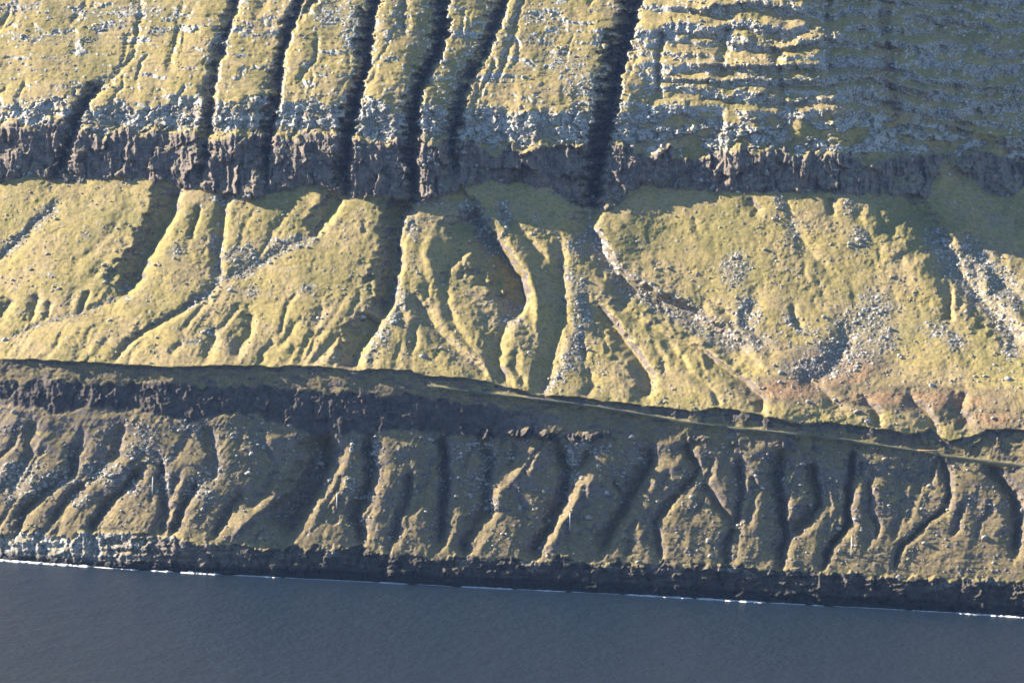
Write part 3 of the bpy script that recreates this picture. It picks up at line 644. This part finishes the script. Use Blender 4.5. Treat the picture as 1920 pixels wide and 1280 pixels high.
loc = PR[ib[NB:]].copy(); loc[:, 2] += .08*sz[NB:]
scs = sz[NB:, None]*rng.uniform(.75, 1.25, (n2, 3))*np.array([1, 1, .7])
# small stones: eight-sided chips keep the mesh light
def chip(seed):
    r = np.random.default_rng(seed)
    v = np.array([(1,0,0),(-1,0,0),(0,1,0),(0,-1,0),(0,0,1),(0,0,-1),(.7,.7,.5),(-.7,.6,.6),(.6,-.7,.6),(-.7,-.7,.4)], float)*r.uniform(.7, 1.1, (10, 1))
    import bmesh
    bm = bmesh.new(); [bm.verts.new(q) for q in v]; res = bmesh.ops.convex_hull(bm, input=bm.verts)
    bmesh.ops.triangulate(bm, faces=bm.faces)
    lo = [e for e in bm.verts if not e.link_faces]; bmesh.ops.delete(bm, geom=lo, context='VERTS'); bm.verts.index_update()
    vv = np.array([q.co[:] for q in bm.verts]); ff = np.array([[w.index for w in q.verts] for q in bm.faces]); bm.free(); return vv, ff
CH = [chip(400+k) for k in range(12)]
st_ = merged('scree', CH, loc, np.stack([rng.uniform(0, 6.3, n2), rng.uniform(-.5, .5, n2)], -1), scs, M_BOUL)
tagged(st_, 'loose grey stones scattered over the talus and the gully floors', 'scree', kind='stuff')
# ---- blocks standing out of the cliffs
def blocks(parent, wgt, n_part, n_all, smin, smax):
    k = pick(wgt, n_all); s_ = smin+(smax-smin)*rng.random(n_all)**2.2
    od = np.argsort(-s_); k = k[od]; s_ = s_[od]
    sc = s_[:, None]*np.stack([rng.uniform(.8, 1.3, n_all), rng.uniform(.7, 1.0, n_all), rng.uniform(.6, 1.1, n_all)], -1)
    for i in range(n_part):
        p = PR[k[i]]; put('rock_block', KM[i % 8], (p[0], p[1]+.25*s_[i], p[2]), (rng.uniform(-.15, .15), rng.uniform(-.15, .15), rng.uniform(-.7, .7)), tuple(sc[i]), parent)
    l = PR[k[n_part:]].copy(); l[:, 1] += .25*s_[n_part:]; m_ = len(l)
    o = merged('small_blocks', CH, l, np.stack([rng.uniform(-.7, .7, m_), rng.uniform(-.2, .2, m_)], -1), sc[n_part:], M_BLOCK)
    o.parent = parent; o['kind'] = 'stuff'
blocks(ZOBJ['upper_cliff'], (up_cl*(.3+.7*steep)*(gU < 3)+.05*low_cl)*(1-.4*ss(1500, 1700, PX)), 280, 2200, .5, 2.3)
blocks(ZOBJ['upper_hillside'], uppermask*band*mix(.35, 1., farr)*(1-ss(0, 4, -(PY+30))), 280, 2600, .45, 2.0)
print('stones', time.time()-T0)

# ------------------------------------------------------------------ footpath along the terrace
def at(px, py):
    """point of the mountainside seen at a photo pixel"""
    c = int(np.clip(np.searchsorted(XS, px), 1, nc-1)); r = int(np.argmin(np.abs(PY[:, c]-py))); return Pg[r, c].copy()
pxs = np.arange(800, 2100, 5.0)
up_e = np.array([at(x, pathy(x)-1.0) for x in pxs]); lo_e = np.array([at(x, pathy(x)+.7) for x in pxs])
def sm1(a, n=4):
    for _ in range(n): a[1:-1] = (a[:-2]+2*a[1:-1]+a[2:])/4
    return a
up_e = sm1(up_e); lo_e = sm1(lo_e)
wv = .25*np.array([math.sin(i*1.7)+math.sin(i*.61) for i in range(len(pxs))])
up_e[:, 2] += .32; up_e[:, 1] -= .4; lo_e[:, 2] += .32+wv*.2; lo_e[:, 1] -= .5
skirt = lo_e.copy(); skirt[:, 2] -= .9; back = up_e.copy(); back[:, 1] += .6; back[:, 2] -= .6
PV = np.concatenate([skirt, lo_e, up_e, back]); n_ = len(pxs); PFc = []
for k in range(3):
    for i in range(n_-1): PFc.append((k*n_+i, k*n_+i+1, (k+1)*n_+i+1, (k+1)*n_+i))
mp_, t_, b_ = newmat('trodden_gravel'); g_ = G(t_); co_ = g_.n('ShaderNodeTexCoord').outputs['Object']
g_.link(g_.mixc(g_.ramp(g_.noise(co_, .25, 5, .65), .38, .6), (.08, .078, .045), (.125, .115, .08)), b_.inputs['Base Color']); b_.inputs['Roughness'].default_value = .95
tagged(mesh_obj('path', PV, PFc, mp_, True), 'pale footpath running along the terrace above the lower hillside', kind='structure')

# ------------------------------------------------------------------ surf along the foot of the sea cliff
SURF = [(-400,-40,6), (-30,172,6), (176,262,2.5), (280,322,4), (338,412,5.5), (438,525,3.5), (530,705,1.6), (708,765,4), (780,850,1.5), (862,962,3.6), (965,1000,1.5), (1000,1062,3), (1068,1165,1.6), (1172,1300,4.5), (1305,1436,5), (1440,1512,2.4), (1520,1545,3), (1560,1700,1.6), (1705,1790,2), (1790,1925,4.5), (1930,2400,4)]
fxs = np.arange(-400, 2400, 2.5); wd = np.zeros(len(fxs))
for a, b, t in SURF: wd = np.maximum(wd, t*ss(a-4, a+10, fxs)*(1-ss(b-10, b+4, fxs)))
wd *= .6+.9*np.abs(fbm(fxs/22, fxs*0, 4, 301))
V = []; Fc = []
for i, x in enumerate(fxs):
    c = int(np.clip(np.searchsorted(XS, x), 1, nc-1)); p = Pg[0, c]; w = wd[i]*.85
    for j in range(6):
        u = j/5; hh = .10*w*math.sin(math.pi*min(1, u*1.05))*(1+.9*float(perlin(np.array([x/5]), np.array([j*1.3]), 302)[0]))
        V.append((p[0]+.6*math.sin(i*2.1+j), p[1]+1.5-(w+1.5)*u, -.15+max(hh, 0)*1.6+(.22 if 0 < j < 5 and w > .3 else 0)))
for i in range(len(fxs)-1):
    if wd[i]+wd[i+1] < .5: continue
    for j in range(5): Fc.append((i*6+j, i*6+j+1, (i+1)*6+j+1, (i+1)*6+j))
ms, t_, b_ = newmat('sea_foam'); b_.inputs['Base Color'].default_value = (.50, .52, .54, 1); b_.inputs['Roughness'].default_value = .8
g_ = G(t_); co_ = g_.n('ShaderNodeTexCoord').outputs['Object']; bp_ = g_.n('ShaderNodeBump'); bp_.inputs['Distance'].default_value = .4; g_.link(g_.noise(co_, 1.2, 4, .7), bp_.inputs['Height']); g_.link(bp_.outputs[0], b_.inputs['Normal'])
tagged(mesh_obj('surf', V, Fc, ms, True), 'broken line of white surf along the foot of the sea cliff', 'surf', kind='stuff')

# ------------------------------------------------------------------ utility poles
def tube(p0, p1, r0, r1, n=8):
    p0 = np.array(p0, float); p1 = np.array(p1, float); d = (p1-p0)/np.linalg.norm(p1-p0)
    a = np.cross(d, [0.3, 1, .2]); a /= np.linalg.norm(a); b = np.cross(d, a)
    ring = [np.cos(k*2*math.pi/n)*a+np.sin(k*2*math.pi/n)*b for k in range(n)]
    v = [p0+r0*q for q in ring]+[p1+r1*q for q in ring]+[p0, p1]
    f = []
    for k in range(n):
        j = (k+1) % n; f += [(k, j, n+j), (k, n+j, n+k), (2*n, j, k), (2*n+1, n+k, n+j)]
    return np.array(v), np.array(f)
def join(parts):
    V = []; Fc = []; b = 0
    for v, f in parts: V.append(v); Fc.append(f+b); b += len(v)
    return np.concatenate(V), np.concatenate(Fc)
def plain(name, c1, c2, rough=.8):
    m, t, b = newmat(name); g = G(t); co = g.n('ShaderNodeTexCoord').outputs['Object']
    g.link(g.mixc(g.ramp(g.noise(co, 1.5, 4, .6), .35, .65), c1, c2), b.inputs['Base Color']); b.inputs['Roughness'].default_value = rough; return m
M_POLE = plain('weathered_pole_wood', (.60, .58, .54), (.74, .72, .68)); M_IRON = plain('dark_fitting', (.06, .06, .065), (.10, .10, .10), .5)
POLES = [(284.5,926, 9.9, 'weathered pale utility pole beside a stone-choked gully of the stony hillside'), (630,952, 8.5, 'bright utility pole on the grassy rib beside the widest lower gully'),
         (1068,990.5, 8.6, 'utility pole on the tapering grass rib in the middle of the lower hillside'), (1596,1039.5, 9.9, 'utility pole with dark top fitting on the smooth slope between two narrow channels')]
for x, y, hgt, lab in POLES:
    p = at(x, y); e = bpy.data.objects.new('utility_pole', None); e.location = p; scn.collection.objects.link(e)
    tagged(e, lab, 'utility pole', 'poles of one line across the lower hillside')
    mesh_obj('pole', *tube((0, 0, -1.2), (0, 0, hgt-.5), .32, .25, 10), M_POLE, True, e)
    mesh_obj('crossarm', *tube((-.12, -.75, hgt-.75), (.12, .75, hgt-.75), .09, .09, 6), M_IRON, False, e)
    for yy in (-.65, 0, .65):
        mesh_obj('insulator', *join([tube((yy*.16, yy, hgt-.66), (yy*.16, yy, hgt-.35), .05, .05, 6), tube((yy*.16, yy, hgt-.5), (yy*.16, yy, hgt-.3), .12, .08, 6)]), M_IRON, False, e)

# ------------------------------------------------------------------ rust-brown rail where the path crosses a gully
ra, rb = at(1719, 846), at(1798, 848); ra[1] -= .8; rb[1] -= .8
zz = max(ra[2], rb[2]); e = bpy.data.objects.new('guard_rail', None); e.location = ra; scn.collection.objects.link(e)
tagged(e, 'long rust-brown rail beside the footpath where it crosses a gully', 'rail')
dv = rb-ra
M_RUST = plain('rusty_rail', (.26, .15, .07), (.36, .24, .13))
mesh_obj('rail', *tube((0, 0, .9), (dv[0], dv[1], dv[2]+.9), .22, .22, 8), M_RUST, True, e)
for k in range(7):
    q = dv*(k+.3)/6.6; mesh_obj('post', *tube((q[0], q[1]+.1, q[2]-1.4), (q[0], q[1]+.1, q[2]+.95), .09, .09, 6), M_RUST, False, e)

# ------------------------------------------------------------------ the air over the fjord
def haze(x0, x1, y0, y1, z0, z1, dens):
    v = [(x, y, z) for z in (z0, z1) for y in (y0, y1) for x in (x0, x1)]
    f = [(0, 2, 3, 1), (4, 5, 7, 6), (0, 1, 5, 4), (2, 6, 7, 3), (0, 4, 6, 2), (1, 3, 7, 5)]
    m = bpy.data.materials.new('fjord_haze'); m.use_nodes = True; t = m.node_tree; t.nodes.clear()
    out = t.nodes.new('ShaderNodeOutputMaterial'); vol = t.nodes.new('ShaderNodeVolumePrincipled')
    vol.inputs['Color'].default_value = (.30, .50, 1.0, 1); vol.inputs['Density'].default_value = dens; vol.inputs['Anisotropy'].default_value = 0.0
    t.links.new(vol.outputs[0], out.inputs['Volume'])
    o = mesh_obj('haze', v, f, m, False); tagged(o, 'thin blue haze in the air over the fjord', 'haze', kind='stuff'); return o
HZ = True
if HZ: haze(-9500, 9500, -3500, 9500, -9, float(Z.max())+40, 1.7e-5)
print('done', time.time()-T0, 'top', Z.max(), 'tris', sum(len(o.data.polygons) for o in bpy.data.objects if o.type == 'MESH'))
